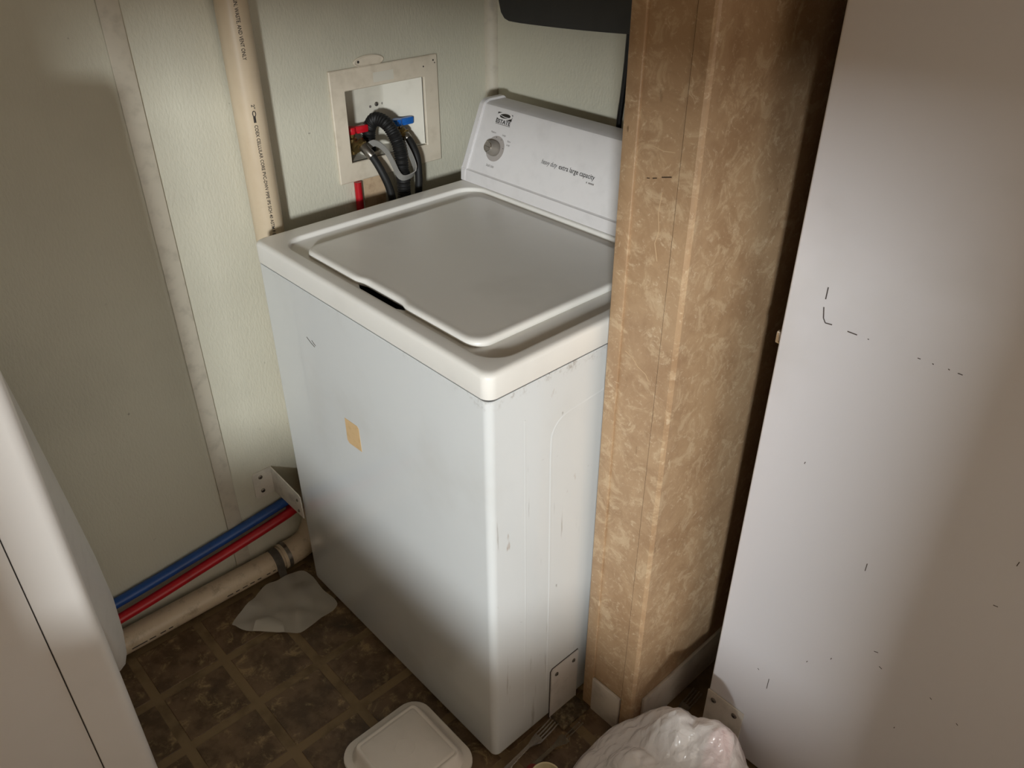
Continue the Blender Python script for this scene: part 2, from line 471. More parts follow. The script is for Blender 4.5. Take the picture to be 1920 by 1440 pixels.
# cabinet
bm = bmesh.new()
sec = lambda g, r: rr(g, g, W-g, D-0.008-g, r, 8, 2)
add_loops(bm, [[(x, y, z) for x, y in sec(g, r)] for z, g, r in ((0.012, 0.006, 0.012), (0.016, 0.001, 0.014), (0.022, 0.0, 0.014), (0.30, 0, 0.014), (0.60, 0, 0.014), (0.8655, 0.0, 0.014), (0.867, 0.0012, 0.014))], True, True)
cab = fin('cabinet', bm, 'cabinet', wa, smooth=30)
for x in (0.05, W-0.05):
    for y in (0.05, D-0.07):
        lathe('foot', [(0, 0.018), (0.012, 0.016)], (x, y, 0.0), (0, 0, 1), 'black', cab, 16)
# pressed outlines on the right side
def ridge(name, pts, w, h, parent, mat):
    bm = bmesh.new()
    add_tube(bm, pts, w, 6)
    for v in bm.verts: v.co.x = W - 0.0004 + (v.co.x - W)*h
    return fin(name, bm, mat, parent)
arc = [(W, 0.134+0.04-0.04*math.cos(a), 0.735+0.04*math.sin(a)) for a in [PI/2*k/8 for k in range(9)]]
ridge('pressed_outline', [(W, 0.142, 0.10), (W, 0.140, 0.40)] + [(W, 0.134, 0.70)] + arc[1:] + [(W, 0.30, 0.785), (W, 0.5, 0.785)], 0.0032, 0.35, cab, 'cabinet')
ridge('pressed_outline', [(W, 0.080, 0.10), (W, 0.080, 0.40), (W, 0.074, 0.805)], 0.0028, 0.3, cab, 'cabinet')
# dark gap under the top
bm = bmesh.new()
add_loops(bm, [[(x, y, z) for x, y in rr(0.003, 0.003, W-0.003, D-0.011, 0.014, 8, 2)] for z in (0.864, 0.872)], True, True)
fin('seam', bm, 'gap', wa, label='dark seam under the top panel')
# top panel
bm = bmesh.new(); NC, NS = 8, 24
R = lambda x0, y0, x1, y1, r, z: [(x, y, z) for x, y in rr(x0, y0, x1, y1, r, NC, NS)]
e = 0.0015
rows = [R(-e+.004, -e+.004, W+e-.004, D-.004, .016, 0.8705), R(-e+.0005, -e+.0005, W+e-.0005, D, .018, 0.8710), R(-e, -e, W+e, D, .018, 0.8725), R(-e, -e, W+e, D, .018, 0.905)]
for k in range(1, 6):
    a = PI/2*k/5; q = 0.009*(1-math.cos(a)); rows.append(R(-e+q, -e+q, W+e-q, D-q, .018, 0.905+0.009*math.sin(a)))
rx0, ry0, rx1, ry1 = 0.046, 0.030, 0.660, 0.514
rows += [R(.0090, .0090, W-.0090, D-.0105, .017, 0.9141), R(rx0-.004, ry0-.004, rx1+.004, ry1+.004, .050, 0.9143), R(rx0-.0015, ry0-.0015, rx1+.0015, ry1+.0015, .048, 0.9141),
         R(rx0, ry0, rx1, ry1, .047, 0.9132), R(rx0+.0012, ry0+.0012, rx1-.0012, ry1-.0012, .046, 0.9110), R(rx0+.0025, ry0+.0022, rx1-.0025, ry1-.0025, .045, 0.9070), R(rx0+.0038, ry0+.0032, rx1-.0038, ry1-.0038, .044, 0.9058), R(rx0+.006, ry0+.005, rx1-.006, ry1-.006, .043, 0.9055)]
def notch(pts, x0, x1, dy):
    out = []
    for x, y, z in pts:
        if y < 0.12 and x0-0.012 < x < x1+0.012:
            t = min(1, max(0, min(x-(x0-0.012), (x1+0.012)-x)/0.012)); t = t*t*(3-2*t)
            y += dy*t
        out.append((x, y, z))
    return out
lx0, ly0, lx1, ly1 = 0.104, 0.0455, 0.606, 0.478
hole = lambda z, g: notch(R(lx0+g, ly0+g, lx1-g, ly1-g, .030, z), 0.300, 0.408, -0.010)
rows += [R(lx0-.012, ly0-.0075, lx1+.012, ly1+.010, .036, 0.9050), hole(0.9050, .004), hole(0.9035, .0055), hole(0.86, .006)]
add_loops(bm, rows, False, True)
fin('top_panel', bm, 'top', wa, smooth=50)
# lid
bm = bmesh.new()
lid = lambda z, g, r=.030: notch(R(lx0+g, ly0+g, lx1-g, ly1-g, r, z), 0.300, 0.408, 0.007)
add_loops(bm, [lid(0.901, .004), lid(0.9055, .0005), lid(0.9095, 0), lid(0.9130, .0008), lid(0.9155, .0032), lid(0.9165, .0075), lid(0.9162, .012), lid(0.9157, .020), [(x, y, 0.9155) for x, y in rr(0.28, 0.2, 0.42, 0.3, .02, NC, NS)]], True, True)
fin('lid', bm, 'top', wa, smooth=50)
# console
CB = Vector((0, 0.527, 0.943)); CT = Vector((0, 0.583, 1.072)); CV = (CT-CB).normalized(); CU = Vector((1, 0, 0)); CN = CU.cross(CV)
con_prof = [(0.648, 0.9143), (0.522, 0.9143), (0.5235, 0.940), (0.5275, 0.9425), (0.5275, 0.944), (0.583, 1.070), (0.5865, 1.0745), (0.597, 1.079), (0.640, 1.079), (0.648, 1.072)]
bm = bmesh.new(); add_prism(bm, [(0.016, y, z) for y, z in con_prof], (W-0.032, 0, 0))
cons = fin('control_panel', bm, 'console', wa, smooth=25)
# lower strip
bm = bmesh.new(); add_prism(bm, [(0.016, 0.5195, 0.9148), (0.016, 0.5222, 0.9400), (0.016, 0.526, 0.9413), (0.016, 0.530, 0.9148)], (W-0.032, 0, 0))
fin('lower_strip', bm, 'console', wa, smooth=20)
for x in (0.001, W-0.016):
    bm = bmesh.new()
    pr = [(0.650, 0.9145), (0.5185, 0.9145), (0.520, 0.9395), (0.5225, 0.9415), (0.5235, 0.945), (0.5795, 1.0735), (0.5835, 1.0785), (0.596, 1.0835), (0.641, 1.0835), (0.650, 1.076)]
    add_prism(bm, [(x, y, z) for y, z in pr], (0.015, 0, 0))
    bmesh.ops.bevel(bm, geom=[e_ for e_ in bm.edges], offset=0.0012, segments=2, affect='EDGES')
    fin('end_cap', bm, 'console', wa, smooth=30)
def on_console(name, me, u, v, mat, parent, lift=0.0005, label=None):
    for q in me.vertices: q.co = CB + CU*(u+q.co.x) + CV*(v+q.co.y) + CN*lift
    return link(name, me, mat, parent, label, 0)
def ctext(name, body, u, v, size, mat='ink', width=None, **kw):
    me = text_mesh(body, size, **kw)
    if width:
        xs_ = [q.co.x for q in me.vertices]; x0, x1 = min(xs_), max(xs_)
        for q in me.vertices: q.co.x = (q.co.x-x0)*width/(x1-x0)
    return on_console(name, me, u, v, mat, cons)
# emblem: dark block with a pale swirl, then the word
def ell(n, a, b, cx, cy, rot=0.0, t0=0, t1=2*PI):
    return [(cx + a*math.cos(t)*math.cos(rot) - b*math.sin(t)*math.sin(rot), cy + a*math.cos(t)*math.sin(rot) + b*math.sin(t)*math.cos(rot)) for t in [t0+(t1-t0)*k/n for k in range(n+1)]]
def flatpoly(polys):
    me = bpy.data.meshes.new('p'); vs, fs = [], []
    for p in polys:
        fs.append(list(range(len(vs), len(vs)+len(p)))); vs += [(x, y, 0) for x, y in p]
    me.from_pydata(vs, [], fs); return me
EU, EV, EW, EH = 0.0640, 0.1210, 0.0465, 0.0140
emb = on_console('emblem', flatpoly([[(0, 0), (EW, 0), (EW, EH), (0, EH)]]), EU, EV, 'ink', cons, 0.0004)
def ringpoly(a0, b0, c0, a1, b1, c1, rot, n=40):
    o_ = ell(n, a0, b0, *c0, rot); i_ = ell(n, a1, b1, *c1, rot)
    cl = lambda p: (min(max(p[0], -0.0005), EW+0.0005), min(max(p[1], -0.0008), EH+0.0004))
    return [[cl(o_[k]), cl(o_[k+1]), cl(i_[k+1]), cl(i_[k])] for k in range(n)]
on_console('emblem_swirl', flatpoly(ringpoly(0.0250, 0.0076, (EW*0.47, EH*0.54), 0.0165, 0.0050, (EW*0.52, EH*0.58), 0.10)), EU, EV, 'console', emb, 0.0007)
on_console('emblem_swirl', flatpoly([[(0.006, EH*0.64), (0.024, EH*0.46), (0.041, EH*0.46), (0.0455, EH*0.52), (0.0455, EH*0.38), (0.024, EH*0.36), (0.006, EH*0.58)]]), EU, EV, 'console', emb, 0.0008)
on_console('emblem_swirl', flatpoly([[(0.0, EH*0.40), (0.012, EH*0.16), (0.030, EH*0.05), (0.0465, EH*0.0), (0.0465, -0.0006), (0.026, -0.0006), (0.010, EH*0.08)]]), EU, EV, 'console', emb, 0.0008)
ctext('lettering', 'ESTATE', EU, EV-0.0085, 0.0118, width=0.0455, offset=0.0003)
on_console('small_print', flatpoly([[(0.0008+k*0.0031, 0), (0.0008+k*0.0031+0.0024, 0), (0.0008+k*0.0031+0.0024, 0.0014), (0.0008+k*0.0031, 0.0014)] for k in range(15)]), EU, EV-0.0113, 'inkgrey', cons)
ctext('lettering', 'heavy duty', 0.2285, 0.0590, 0.0140, shear=0.30, width=0.0455)
ctext('lettering', 'extra large capacity', 0.2790, 0.0590, 0.0140, width=0.0985, offset=0.0001)
on_console('small_print', flatpoly([[(k*0.0030, 0), (k*0.0030+0.0022, 0), (k*0.0030+0.0022, 0.0030), (k*0.0030, 0.0030)] for k in (0, 2, 3, 4, 5, 6)]), 0.360, 0.0490, 'inkgrey', cons)
ctext('lettering', 'load size', 0.0725, 0.0175, 0.0088, 'inkgrey', xscale=0.80)
ctext('lettering', 'Medium', 0.0590, 0.0890, 0.0058, 'inkgrey', xscale=0.85)
ctext('lettering', 'Large', 0.0955, 0.0885, 0.0058, 'inkgrey', xscale=0.85)
ctext('lettering', 'Extra', 0.1155, 0.0790, 0.0056, 'inkgrey', xscale=0.85)
ctext('lettering', 'Large', 0.1155, 0.0715, 0.0056, 'inkgrey', xscale=0.85)
KC = CB + CU*0.0855 + CV*0.0580
knob = lathe('knob', [(0.0, 0.0165), (0.004, 0.0170), (0.012, 0.0158), (0.020, 0.0135), (0.0225, 0.0118), (0.0230, 0.0085), (0.0222, 0.0)], KC + CN*0.001, CN, 'greyplastic', wa, 32, 'silver grey load size knob')
lathe('dial_disc', [(0.0, 0.0275), (0.0008, 0.0275), (0.0010, 0.0)], KC + CN*0.0002, CN, 'skirt', wa, 40)
bm = bmesh.new()
KP = KC + CN*0.0242
add_tube(bm, [KP + (CU*math.cos(2*PI*k/32)+CV*math.sin(2*PI*k/32))*0.0105 for k in range(33)], 0.0009, 8)
add_tube(bm, [KP - CU*0.0105 + CV*0.001, KP + CU*0.0105 - CV*0.001], 0.0008, 6)
fin('knob_ring', bm, 'chrome', knob, label='chrome ring and pointer line on the knob')
for a in (100, 62, 12):
    t = math.radians(a); p = KC + (CU*math.cos(t)+CV*math.sin(t))*0.0245
    lathe('dial_dot', [(0.0011, 0.0009), (0.0015, 0.0009)], p, CN, 'ink', knob, 10)
# sticker
bm = bmesh.new()
add_prism(bm, [(x, -0.0006, z) for x, z in [(0.262, 0.630), (0.304, 0.632), (0.309, 0.628), (0.311, 0.575), (0.268, 0.573), (0.262, 0.578)]], (0, 0.0005, 0))
fin('sticker', bm, 'sticker', wa, label='worn tan paper sticker', smooth=0)

for pts in ([(0.158, 0.764), (0.172, 0.757), (0.184, 0.753)], [(0.176, 0.764), (0.188, 0.757)]):
    bm = bmesh.new(); P_ = [Vector((x, -0.0005, z)) for x, z in pts]
    for a, b in zip(P_, P_[1:]):
        d = (b-a).normalized(); n_ = Vector((d.z, 0, -d.x))*0.0009
        add_prism(bm, [a+n_, a-n_, b-n_, b+n_], (0, 0.0004, 0))
    fin('scuff_mark', bm, 'inkgrey', cab, smooth=0)

# ================================================================== BRACKETS
def screw(parent, c, axis, r=0.0055):
    s = lathe('screw', [(0.0, r), (0.0015, r*0.95), (0.0025, r*0.55), (0.0027, 0.0)], c, axis, 'steel', parent, 14)
    a = Vector(axis).normalized(); u = a.orthogonal().normalized(); v = a.cross(u); p = Vector(c)+a*0.0027
    bm = bmesh.new()
    for d, f in ((u, v), (v, u)):
        add_prism(bm, [p+d*r*.5+f*r*.1, p-d*r*.5+f*r*.1, p-d*r*.5-f*r*.1, p+d*r*.5-f*r*.1], a*0.0002)
    fin('screw_slot', bm, 'ink', s, smooth=0)
br = empty('wall_bracket', (XW, -0.02, 0.22)); tag(br, 'off-white angle bracket fixing the washer corner to the left wall', 'bracket')
bm = bmesh.new()
add_prism(bm, [(XW, -0.056, 0.222), (XW, -0.056, 0.286), (XW, -0.050, 0.292), (XW, -0.004, 0.292), (XW, -0.004, 0.216), (XW, -0.050, 0.216)], (0.0022, 0, 0))
fin('wall_flange', bm, 'bracket', br, smooth=0)
bm = bmesh.new()
add_prism(bm, [(XW, -0.0075, 0.216), (XW, -0.0075, 0.292), (0.006, -0.0075, 0.282), (0.013, -0.0075, 0.276), (0.015, -0.0075, 0.216)], (0, 0.0025, 0))
fin('washer_flange', bm, 'bracket', br, smooth=0)
for z in (0.275, 0.234): screw(br, (XW+0.0022, -0.036, z), (1, 0, 0))
for z in (0.262, 0.230): screw(br, (-0.002, -0.0075, z), (0, -1, 0), 0.004)

br = empty('floor_bracket', (W, 0.19, 0)); tag(br, 'white angle bracket screwed to the washer side with a grimy foot on the floor', 'bracket')
bm = bmesh.new(); add_prism(bm, [(W+0.0003, 0.152, 0.002), (W+0.0003, 0.152, 0.146), (W+0.0003, 0.157, 0.152), (W+0.0003, 0.230, 0.152), (W+0.0003, 0.230, 0.002)], (0.0032, 0, 0))
fin('upright_flange', bm, 'bracketwhite', br, smooth=0)
bm = bmesh.new(); add_prism(bm, [(W+0.0002, 0.1495, 0.002), (W+0.0002, 0.1495, 0.148), (W+0.0002, 0.155, 0.1545), (W+0.0002, 0.231, 0.1545), (W+0.0002, 0.231, 0.002)], (0.0006, 0, 0))  # dark plate paints the shadow gap and dirt line around the flange
fin('dirt_shadow_edge', bm, 'scuff', br, smooth=0, label='dark dirt and painted shadow gap along the bracket edge')
for y in (0.166, 0.216): screw(br, (W+0.0035, y, 0.132), (1, 0, 0), 0.0048)
bm = bmesh.new(); add_box(bm, W+0.002, W+0.044, 0.152, 0.229, 0.0003, 0.0075, 0.002, 2)
fl = fin('floor_flange', bm, 'grime', br, label='grime-covered foot')
for y in (0.172, 0.213): lathe('bolt_head', [(0, 0.008), (0.003, 0.0075), (0.0045, 0.005), (0.0047, 0.0)], (W+0.025, y, 0.0074), (0, 0, 1), 'grime', fl, 16)

YF, XF = 0.362, 0.916               # refrigerator side plane and its left edge
br = empty('floor_bracket', (XF+0.04, YF, 0)); tag(br, 'off-white angle bracket at the foot of the refrigerator behind the plastic bag', 'bracket')
bm = bmesh.new(); add_prism(bm, [(XF+0.004, YF-0.0035, 0.002), (XF+0.086, YF-0.0035, 0.002), (XF+0.086, YF-0.0035, 0.138), (XF+0.004, YF-0.0035, 0.138)], (0, 0.003, 0))
fin('upright_flange', bm, 'bracket', br, smooth=0)
for x in (0.020, 0.068): screw(br, (XF+x, YF-0.0035, 0.118), (0, -1, 0), 0.006)
bm = bmesh.new(); add_box(bm, XF+0.004, XF+0.086, YF-0.045, YF-0.002, 0.0003, 0.004, 0.001, 1)
fin('floor_flange', bm, 'grime', br)

# ================================================================== REFRIGERATOR
fr = empty('refrigerator', (XF+0.4, YF+0.35, 0)); tag(fr, 'tall white refrigerator with a plain scuffed side next to the tan partition', 'refrigerator')
FZ = 1.72
box('cabinet', XF+0.004, XF+0.66, YF, YF+0.70, 0.02, FZ, 'fridge', fr, bev=0.004, seg=3)
box('back_panel', XF, XF+0.0035, YF+0.012, YF+0.69, 0.06, FZ-0.02, 'black', fr, label='black back panel')
for k in range(4):
    tube('condenser_tube', [(XF-0.010, YF+0.05+0.15*k, 0.25), (XF-0.010, YF+0.05+0.15*k, 1.6)], 0.004, 'black', fr, 8)
bm = bmesh.new(); add_box(bm, XF-0.012, XF, YF+0.020, YF+0.032, 0.915, 0.935, 0.002, 2)
fin('metal_clip', bm, 'chrome', fr, label='small shiny metal clip')
for k, (a, b) in enumerate(((0.05, 0.06), (0.60, 0.06), (0.05, 0.64), (0.60, 0.64))):
    lathe('foot', [(0, 0.02), (0.022, 0.018)], (XF+a, YF+b, 0), (0, 0, 1), 'black', fr, 14)
box('door', XF+0.663, XF+0.72, YF+0.002, YF+0.698, 0.06, FZ, 'fridge', fr, bev=0.012, seg=4)
for z0, z1 in ((0.70, 1.05), (1.15, 1.45)):
    tube('door_handle', [(XF+0.72, YF+0.06, z0), (XF+0.75, YF+0.06, z0+0.03), (XF+0.75, YF+0.06, z1-0.03), (XF+0.72, YF+0.06, z1)], 0.010, 'fridge', fr, 10)
def scuff(pts, w=0.0016):
    bm = bmesh.new()
    P_ = [Vector((x, YF-0.0004, z)) for x, z in pts]
    for a, b in zip(P_, P_[1:]):
        d = (b-a).normalized(); n_ = Vector((d.z, 0, -d.x))*w/2
        add_prism(bm, [a+n_, a-n_, b-n_, b+n_], (0, 0.0003, 0))
    fin('scuff_mark', bm, 'scuff', fr, smooth=0)
SC = []   # filled below (marks in side-panel coordinates)
SC += [[(0.976, 1.039), (0.976, 1.021)], [(0.976, 1.009), (0.979, 0.993), (0.983, 0.987), (0.993, 0.988)], [(1.016, 0.987), (1.030, 0.987)], [(1.045, 0.987), (1.047, 0.987)], [(1.113, 0.987), (1.117, 0.987)], [(1.132, 0.987), (1.134, 0.9865)], [(1.152, 0.988), (1.154, 0.987)], [(1.164, 0.987), (1.170, 0.987)],
       [(1.001, 0.750), (1.002, 0.754)], [(1.305, 0.757), (1.306, 0.765)], [(1.131, 0.619), (1.131, 0.634)], [(1.031, 0.244), (1.031, 0.271)], [(1.006, 0.278), (1.009, 0.276)], [(1.122, 0.408), (1.123, 0.412)], [(1.180, 0.480), (1.186, 0.482)], [(1.194, 0.457), (1.199, 0.455)], [(1.245, 0.353), (1.245, 0.356)], [(1.318, 0.442), (1.321, 0.440)], [(1.299, 0.680), (1.305, 0.681)], [(1.274, 0.459), (1.277, 0.457)], [(1.086, 0.368), (1.087, 0.372)]]
for k, p in enumerate(SC): scuff(p, 0.0016 if k < 3 else 0.0011)

# ================================================================== DRYER (lower left)
XD, YDF, YDS = 0.405, -0.520, -0.593
dr = empty('clothes_dryer', (0.17, -0.85, 0)); tag(dr, 'white clothes dryer with a bulging front door facing the washer', 'dryer')
DX0, DZ = -0.052, 1.28
box('cabinet', DX0, XD-0.003, -1.13, YDS, 0.02, DZ, 'dryer', dr, bev=0.002, seg=2)
bm = bmesh.new()
fp = [(YDS+0.0012, 0.002), (YDS+0.002, 0.0)] + [(YDF-0.020+0.020*math.sin(a), 0.020*(1-math.cos(a))) for a in [PI/2*k/6 for k in range(7)]]
add_loops(bm, [[(x, y, z) for x, z in rr(DX0+g, 0.02+g, XD-g, DZ-g, 0.022, 6, 3)] for y, g in fp], True, True)
fin('front_panel', bm, 'dryer', dr, smooth=50)
box('seam', DX0+0.004, XD-0.0055, YDS-0.002, YDS+0.004, 0.021, DZ-0.006, 'gap', dr)
zp = [(0.283, 0.0), (0.285, 0.024), (0.294, 0.040), (0.318, 0.052), (0.37, 0.061), (0.45, 0.066), (0.55, 0.062), (0.65, 0.053), (0.75, 0.043), (0.85, 0.033), (0.95, 0.020), (1.0, 0.012), (1.03, 0.004), (1.035, 0.0)]
bm = bmesh.new(); xs = [k/24 for k in range(25)]
loops = []
for z, b in zp:
    row = []
    for x in xs:
        s = max(0.0, 1-abs(x*2-1)**2.1)
        zb = 0.283 + 0.30*abs(x*2-1)**2.2
        row.append((DX0+0.018+x*(XD-DX0-0.036), YDF - 0.0005 + 0.80*b*s, zb + (z-0.283)*(1.035-zb)/(1.035-0.283)))
    loops.append(row)
add_loops(bm, loops, closed=False)
fin('door', bm, 'dryerdoor', dr, label='bulging grey-white door', smooth=60)
for a in (DX0+0.05, XD-0.06):
    for b in (-1.08, -0.60): lathe('foot', [(0, 0.02), (0.022, 0.018)], (a, b, 0), (0, 0, 1), 'black', dr, 14)
box('console', DX0, XD-0.003, -1.13, -1.05, DZ, DZ+0.14, 'dryer', dr, bev=0.01)

# ================================================================== PIPES
PCX, PCY, PR = XW+0.0312, 0.081, 0.0300
pv = empty('vent_pipe', (PCX, PCY, 0)); tag(pv, 'cream plastic drain pipe standing upright against the left wall', 'pipe')
pb = tube('pipe', [(PCX, PCY, 0.12), (PCX, PCY, ZC-0.002)], PR, 'pvc', pv, 40)
def pipe_text(body, ztop, zend, size, ang, parent, off=0.0):
    """lettering that runs down the pipe from ztop to zend"""
    me = text_mesh(body, size, offset=off)
    xs_ = [v.co.x for v in me.vertices]; x0, x1 = min(xs_), max(xs_)
    for v in me.vertices:
        s, t = (v.co.x-x0)*(ztop-zend)/(x1-x0), v.co.y
        a = ang + t/PR
        v.co = Vector((PCX + (PR+0.0003)*math.cos(a), PCY + (PR+0.0003)*math.sin(a), ztop - s))
    return link('printed_text', me, 'ink', parent, None, 0)
pipe_text('DRAIN, WASTE, AND VENT ONLY', 1.336, 1.222, 0.0098, -0.30, pb, 0.00015)
pipe_text('2"', 1.143, 1.135, 0.0092, -0.28, pb, 0.00015)
pipe_text('COEX CELLULAR CORE PVC-DWV PIPE IPS SCH 40 ASTM F 891', 1.105, 0.876, 0.0092, -0.28, pb, 0.00015)
# small manufacturer emblem: open curl and a bar
bm = bmesh.new()
def on_pipe(s, t, z0=1.131, ang=-0.28):
    a = ang + t/PR; return Vector((PCX+(PR+0.0004)*math.cos(a), PCY+(PR+0.0004)*math.sin(a), z0-s))
add_tube(bm, [on_pipe(0.005+0.005*math.cos(t), 0.003+0.0028*math.sin(t)) for t in [0.5+5.0*k/16 for k in range(17)]], 0.0008, 6)
for t in (0.0008, 0.0024, 0.004): add_tube(bm, [on_pipe(0.009, t), on_pipe(0.0215, t)], 0.0007, 6)
fin('printed_emblem', bm, 'ink', pb)

dp = empty('drain_pipe', (PCX, -0.4, 0)); tag(dp, 'grimy cream drain pipe lying on the floor along the left wall', 'pipe')
FPX, FPZ = XW+0.034, 0.036
db = tube('pipe', [(FPX, -1.10, FPZ), (FPX, -0.035, FPZ)], 0.0285, 'pvcdirty', dp, 32)
lathe('coupling', [(0, 0.0285), (0.0, 0.0335), (0.03, 0.0335), (0.03, 0.0300)], (FPX, -0.040, FPZ), (0, 1, 0), 'pvcdirty', dp, 32)
lathe('clamp_band', [(0, 0.0333), (0.0, 0.0350), (0.010, 0.0350), (0.010, 0.0333)], (FPX, -0.032, FPZ), (0, 1, 0), 'steel', dp, 32)
tube('elbow', spline([(FPX, -0.012, FPZ), (FPX, 0.012, FPZ+0.002), (FPX-0.001, 0.045, FPZ+0.015), (PCX, 0.066, FPZ+0.05), (PCX, PCY, FPZ+0.085)], 0.008), 0.0330, 'pvcdirty', dp, 24)
# printed dashes on the floor pipe
bm = bmesh.new()
for s0, s1 in ((-0.43, -0.395), (-0.39, -0.375), (-0.365, -0.352), (-0.345, -0.335), (-0.20, -0.185), (-0.178, -0.168), (-0.160, -0.147), (-0.14, -0.128), (-0.12, -0.11), (-0.095, -0.085), (-0.078, -0.07)):
    a = math.radians(-6); c = [(FPX+0.0287*math.cos(a+d), FPZ+0.0287*math.sin(a+d)) for d in (-0.05, 0.05)]
    add_prism(bm, [(c[0][0], s0, c[0][1]), (c[0][0], s1, c[0][1]), (c[1][0], s1, c[1][1]), (c[1][0], s0, c[1][1])], (0.0003, 0, 0))
o = fin('printed_text', bm, 'ink', db, smooth=0); o['kind'] = 'stuff'
st = bmesh.new()
sp = [(FPX+0.0305*math.cos(a), FPZ+0.0305*math.sin(a)) for a in [math.radians(150-10*k) for k in range(17)]] + [(FPX+0.034, 0.012), (FPX+0.036, 0.001), (FPX+0.055, 0.0008)]
add_loops(st, [[(x, -0.066, z), (x, -0.046, z), (x+0.0012, -0.046, z+0.0008), (x+0.0012, -0.066, z+0.0008)] for x, z in sp], True, True)
tag(fin('pipe_strap', st, 'strap'), 'grey strap wrapped over the floor drain pipe beside the washer', 'strap')
o = tube('red_water_pipe', spline([(XW+0.032, -1.10, 0.078), (XW+0.032, -0.5, 0.100), (XW+0.030, -0.2, 0.128), (XW+0.030, 0.0, 0.154), (XW+0.024, 0.016, 0.156), (XW-0.002, 0.024, 0.157)], 0.04), 0.0119, 'redpex', None, 18)
tag(o, 'red water supply pipe running low along the left wall', 'pipe')
o = tube('blue_water_pipe', spline([(XW+0.0135, -1.10, 0.108), (XW+0.0135, -0.5, 0.130), (XW+0.0135, -0.2, 0.155), (XW+0.0135, 0.0, 0.179), (XW+0.010, 0.016, 0.181), (XW-0.006, 0.022, 0.182)], 0.04), 0.0122, 'bluepex', None, 18)
tag(o, 'blue water supply pipe running low along the left wall', 'pipe')
o = tube('red_water_pipe', [(XW+0.009, 0.318, 0.20), (XW+0.009, 0.318, 0.9255)], 0.0085, 'redpex', None, 16)
tag(o, 'short red pipe rising behind the washer to the outlet box', 'pipe')
o = box('wall_patch', XW, XW+0.0012, 0.338, 0.395, 0.70, 0.926, 'patch')
tag(o, 'bare tan stained patch on the wall below the outlet box', 'wall patch', kind='structure')

# ================================================================== OUTLET BOX
ob = empty('washer_outlet_box', (XW, 0.42, 0.926)); tag(ob, 'off-white plastic washer outlet box recessed in the left wall', 'outlet box')
fy0, fy1, fz0, fz1 = 0.277, 0.560, 0.926, 1.164
bm = bmesh.new()
def yz(y0, y1, z0, z1, x): return [(x, y, z) for y, z in rr(y0, z0, y1, z1, 0.002, 2, 1)]
add_loops(bm, [yz(OY0, OY1, OZ0, OZ1, XW+0.0005), yz(fy0, fy1, fz0, fz1, XW+0.0005), yz(fy0, fy1, fz0, fz1, XW+0.005), yz(fy0+.002, fy1-.002, fz0+.002, fz1-.002, XW+0.0065), yz(OY0-.0015, OY1+.0015, OZ0-.0015, OZ1+.0015, XW+0.0065), yz(OY0, OY1, OZ0, OZ1, XW+0.005), yz(OY0, OY1, OZ0, OZ1, XW-0.004)])
fin('face_plate', bm, 'boxplastic', ob, smooth=0)
pz0, pz1 = OZ0+0.0012, OZ1-0.0012
pan = [(XW-0.001, OY0+0.0012), (XW-0.062, OY0+0.006), (XW-0.066, OY0+0.010), (XW-0.066, 0.40), (XW-0.066, 0.446), (XW-0.0655, 0.451), (XW-0.063, 0.456), (XW-0.001, OY1-0.0012)]
bm = bmesh.new()
add_loops(bm, [[(x, y, pz0) for x, y in pan], [(x, y, pz1) for x, y in pan]], closed=False)
bm.faces.new([bm.verts.new((x, y, pz0)) for x, y in pan]); bm.faces.new([bm.verts.new((x, y, pz1)) for x, y in pan])
fin('recess', bm, 'boxinner', ob, smooth=30)
box('paper_label', XW+0.0064, XW+0.0068, 0.385, 0.438, 1.128, 1.148, 'boxinner', ob)
screw(ob, (XW-0.0655, 0.435, 1.062), (1, 0, 0), 0.005)
for y, z in ((0.418, 1.059), (0.452, 1.061)): lathe('screw_hole', [(0, 0.003), (0.0005, 0.003)], (XW-0.0657, y, z), (1, 0, 0), 'inkgrey', ob, 12)
for y, z, r in ((0.548, 1.152, 0.002), (0.552, 1.146, 0.0015), (0.520, 1.142, 0.0018)): lathe('nail_hole', [(0, r), (0.0003, r)], (XW+0.0064, y, z), (1, 0, 0), 'ink', ob, 10)
